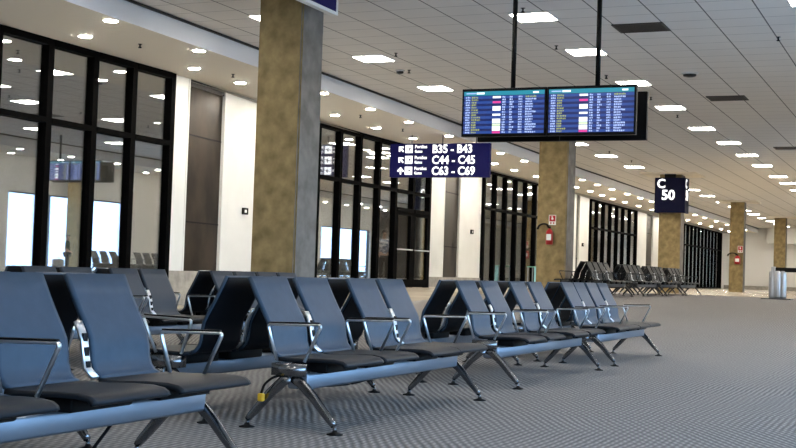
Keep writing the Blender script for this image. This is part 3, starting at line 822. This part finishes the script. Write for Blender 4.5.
G5, G6 = 'black benches of the far double row facing the aisle', 'black benches of the far double row facing the glass wall'
layC = [(29.6, 31.95, 29.87), (33.3, 35.75, 33.6), (36.3, 38.75, 36.62), (39.3, 41.8, 39.6)]
nl = ['nearest', 'second', 'third', 'farthest']
for k, (x0, x1, s0) in enumerate(layC):
    seats = [s0 + .55*i for i in range(4)]
    arms = [x0+.02, s0+.825, s0+1.1+.825, x1-.02]; st = [s0+.275, s0+1.375]
    bench(x0, x1, 7.65, False, .46, seats, arms, st, '%s black bench of the far row by the gate sign, facing the aisle' % nl[k], G5, True)
    bench(x0, x1, 8.48, True, .46, seats, arms, st, '%s black bench of the far row by the gate sign, facing the glass' % nl[k], G6, True)
for k, x0 in enumerate((36.9, 39.6)):
    bench(x0, x0+2.4, -1.15, True, .46, [x0+.3+.58*i for i in range(4)], [x0+.02, x0+1.2, x0+2.38], [x0+.6], '%s black bench under the daylight windows, seen mirrored in the left glass' % ['nearer', 'farther'][k], 'benches under the daylight windows', True)

# ------------------------------------------------------------------ barrier post, counter
t = thing('barrier_post', 'grey metal barrier post with a black belt near the far wall', 'barrier post', (38.1, 4.5, .46), 0)
link('base_plate', new_box(-.45, .35, -.42, .42, 0, .03, .008), M['dark_metal'], t)
bm = bmesh.new()
for y, r in ((.0, .12), (.15, .10), (-.15, .10)): lathe(bm, (0, y, .03), [(r*.95, 0), (r, .05), (r*1.05, .35), (r*.95, .72), (r*.8, .80)], 18)
link('body', bm, M['steel'], t, True)
link('post', new_box(-.09, .05, .06, .18, .03, .95, .015), M['steel'], t)
bm = bmesh.new(); box(bm, -.06, .02, -2.1, .06, .80, .93); link('belt', bm, M['black'], t)
link('belt_end', new_box(-.1, .06, -2.2, -2.1, .78, .95, .01), M['steel'], t)
link('far_post', new_box(-.06, .02, -2.19, -2.11, 0, .80), M['steel'], t)

t = thing('side_table', 'small table with a mint top and cyan panel by the third glazed bay', 'table', (44.2, 13.75, .46), 0)
link('table_top', new_box(-.32, .32, -.3, .3, .76, .80, .008), M['mint'], t)
link('side_panel', new_box(-.29, -.265, -.22, .02, .05, .76), M['cyan'], t)
for sx in (-.28, .28):
    for sy in (-.2, .26): link('leg', new_box(sx-.018, sx+.018, sy-.018, sy+.018, 0, .76), M['chrome'], t)

# ------------------------------------------------------------------ people in the lounge behind the glass
def skin_mesh(name, verts, edges, radii, root, mt, parent=None, sub=2):
    me = bpy.data.meshes.new(name); me.from_pydata(verts, edges, [])
    o = bpy.data.objects.new(name, me); COL.objects.link(o)
    md = o.modifiers.new('skin', 'SKIN'); md.use_smooth_shade = True
    for i, r in enumerate(radii):
        d = me.skin_vertices[0].data[i]
        d.radius = (r, r) if not isinstance(r, tuple) else r
        d.use_root = (i == root)
    s = o.modifiers.new('sub', 'SUBSURF'); s.levels = s.render_levels = sub
    dg = bpy.context.evaluated_depsgraph_get()
    m2 = bpy.data.meshes.new_from_object(o.evaluated_get(dg))
    bpy.data.objects.remove(o)
    m2.materials.clear(); m2.materials.append(mt)
    return link_mesh(name, m2, None, parent, True)

def person(label, loc, rotz, sitting, top, bottom, scale=1.0):
    t = thing('person', label, 'person', loc, rotz); t.scale = (scale,)*3
    V, E, R = [], [], []
    def add(p, r, prev=None):
        V.append(p); R.append(r)
        if prev is not None: E.append((prev, len(V)-1))
        return len(V)-1
    hz = .93 if not sitting else .50
    lean = 0 if not sitting else -.22          # -y = forward
    pel = add((0, 0, hz), (.15, .11))
    bel = add((0, lean*.3, hz+.18), (.14, .105), pel)
    che = add((0, lean*.75, hz+.38), (.155, .115), bel)
    sho = add((0, lean, hz+.50), (.09, .08), che)
    nec = add((0, lean*1.1, hz+.57), .05, sho)
    hd0 = add((0, lean*1.2-.01, hz+.64), (.07, .08), nec)
    hd1 = add((0, lean*1.25-.015, hz+.72), (.078, .095), hd0)
    hd2 = add((0, lean*1.28-.005, hz+.79), (.055, .07), hd1)
    nose = add((0, lean*1.25-.115, hz+.70), .012, hd1)
    limbs = {}
    for s in (-1, 1):
        a = add((s*.185, lean, hz+.46), .055, sho)
        el = (s*.24, lean+.02, hz+.17) if not sitting else (s*.24, lean-.10, hz+.20)
        wr = (s*.20, -.14, hz+.05) if not sitting else (s*.14, lean-.26, hz+.12)
        b = add(el, .042, a); c = add(wr, .028, b)
        h = add((wr[0]-s*.01, wr[1]-.06, wr[2]-.04), .030, c)
        d = Vector((-s*.1, -.7, -.55)).normalized()
        for q in range(4):
            root = Vector(V[h]) + Vector((s*(.022-.015*q), 0, 0))
            L = (.032, .036, .034, .027)[q]
            f1 = add(tuple(root + d*.02), .009, h); f2 = add(tuple(root + d*(.02+L)), .008, f1); add(tuple(root + d*(.02+L) + Vector((0, .008, -.028))), .007, f2)
        th = add((wr[0]-s*.045, wr[1]-.045, wr[2]-.015), .010, h); add((wr[0]-s*.05, wr[1]-.085, wr[2]-.03), .008, th)
        hip = add((s*.095, 0, hz-.06), .085, pel)
        if sitting:
            kn = add((s*.12, -.42, .50), .06, hip); an = add((s*.12, -.40, .09), .038, kn)
        else:
            kn = add((s*.10, -.01, .50), .06, hip); an = add((s*.10, .02, .09), .038, kn)
        toe = add((V[an][0]*1.1, V[an][1]-.16, .04), .032, an)
        limbs[s] = (a, b, c, hip, kn, an)
    body = skin_mesh('body', V, E, R, pel, M['skin'], t)
    # clothes follow the body
    def sub(ids, grow, extra=None):
        m = {v: i for i, v in enumerate(ids)}
        vs = [V[i] for i in ids]; es = [(m[a], m[b]) for a, b in E if a in m and b in m]
        rs = [tuple(x+grow for x in (R[i] if isinstance(R[i], tuple) else (R[i], R[i]))) for i in ids]
        return vs, es, rs
    vs, es, rs = sub([pel, bel, che, sho] + [i for s in (-1, 1) for i in limbs[s][:2]], .014)
    skin_mesh('shirt', vs, es, rs, 0, top, t)
    vs, es, rs = sub([pel] + [i for s in (-1, 1) for i in limbs[s][3:]], .016)
    skin_mesh('trousers', vs, es, rs, 0, bottom, t)
    hx = Vector(V[hd1])
    bm = bmesh.new(); bmesh.ops.create_uvsphere(bm, u_segments=16, v_segments=10, radius=.1)
    for v in list(bm.verts):
        if v.co.z < -.02 and v.co.y < .02: v.co.z = -.0
        v.co = Vector((v.co.x*.92, v.co.y*1.05+.022, v.co.z*.95+.035)) + hx
    link('hair', bm, M['hair'], t, True)
    for s in (-1, 1):
        bm = bmesh.new(); bmesh.ops.create_uvsphere(bm, u_segments=8, v_segments=6, radius=.012)
        for v in bm.verts: v.co = v.co + hx + Vector((s*.032, -.088, .012))
        link('eye', bm, M['black'], t, True)
    bm = bmesh.new(); box(bm, -.022, .022, -.098, -.088, -.045, -.038)
    for v in bm.verts: v.co = v.co + hx
    link('mouth', bm, M['red'], t)
    return t
person('person in a patterned shirt standing behind the glass door bay', (36.2, 16.32, .455), -1.0, False, M['shirt'], M['trousers'])

person('person in a dark green top standing under the daylight windows, mirrored in the left glass', (35.5, -1.3, .46), 2.6, False, M['green_shirt'], M['trousers'], .78)
t = thing('rucksack', 'pale grey rucksack on the floor beside the person in green', 'bag', (34.9, -1.2, .46), .3)
bm = bmesh.new(); box(bm, -.2, .2, -.13, .13, 0, .5); bevel(bm, .07, 3); link('sack', bm, M['bag'], t, True)
bm = bmesh.new(); box(bm, -.14, .14, -.18, -.1, .05, .27); bevel(bm, .03, 2); link('pocket', bm, M['bag'], t, True)
bm = bmesh.new(); sweep(bm, fillet([(-.06, 0, .48), (-.06, 0, .56), (.06, 0, .56), (.06, 0, .48)], .03), .02, .02, side=Vector((0, 1, 0))); link('handle', bm, M['black'], t, True)

# ------------------------------------------------------------------ light, camera
def portal(x0, x1):
    l = bpy.data.lights.new('daylight_portal', 'AREA'); l.shape = 'RECTANGLE'
    l.size = x1-x0; l.size_y = HEAD-SILL; l.cycles.is_portal = True
    o = bpy.data.objects.new('daylight_portal', l); COL.objects.link(o)
    o.location = ((x0+x1)/2, Y_R-.24, (HEAD+SILL)/2); o.rotation_euler = (PI/2, 0, 0)
    o.rotation_euler = Vector((0, 1, 0)).to_track_quat('-Z', 'Z').to_euler()
for a, b in RW: portal(a, b)

w = bpy.data.worlds.new('daylight'); scene.world = w; w.use_nodes = True
bg = w.node_tree.nodes['Background']
bg.inputs['Color'].default_value = (.40, .66, 1.0, 1); bg.inputs['Strength'].default_value = 6.0

cam = bpy.data.cameras.new('camera'); co = bpy.data.objects.new('camera', cam); COL.objects.link(co)
cam.sensor_fit = 'HORIZONTAL'; cam.sensor_width = 36.0; cam.lens = 36.0*1250/796
cam.clip_start = .05; cam.clip_end = 500
R_ = Matrix(((0.40043087, -0.04814321, -0.91506139), (-0.91573407, 0.01489315, -0.40150879), (0.03295807, 0.99872941, -0.0381227)))
co.matrix_world = Matrix.Translation((0, 0, CAM_H)) @ R_.to_4x4()
scene.camera = co

vs = scene.view_settings
vs.view_transform = 'Standard'; vs.look = 'None'; vs.gamma = 1.0; vs.use_curve_mapping = False
vs.exposure = 0.75
scene.cycles.max_bounces = 10; scene.cycles.diffuse_bounces = 4; scene.cycles.glossy_bounces = 4; scene.cycles.transparent_max_bounces = 16
scene.cycles.sample_clamp_indirect = 6.0
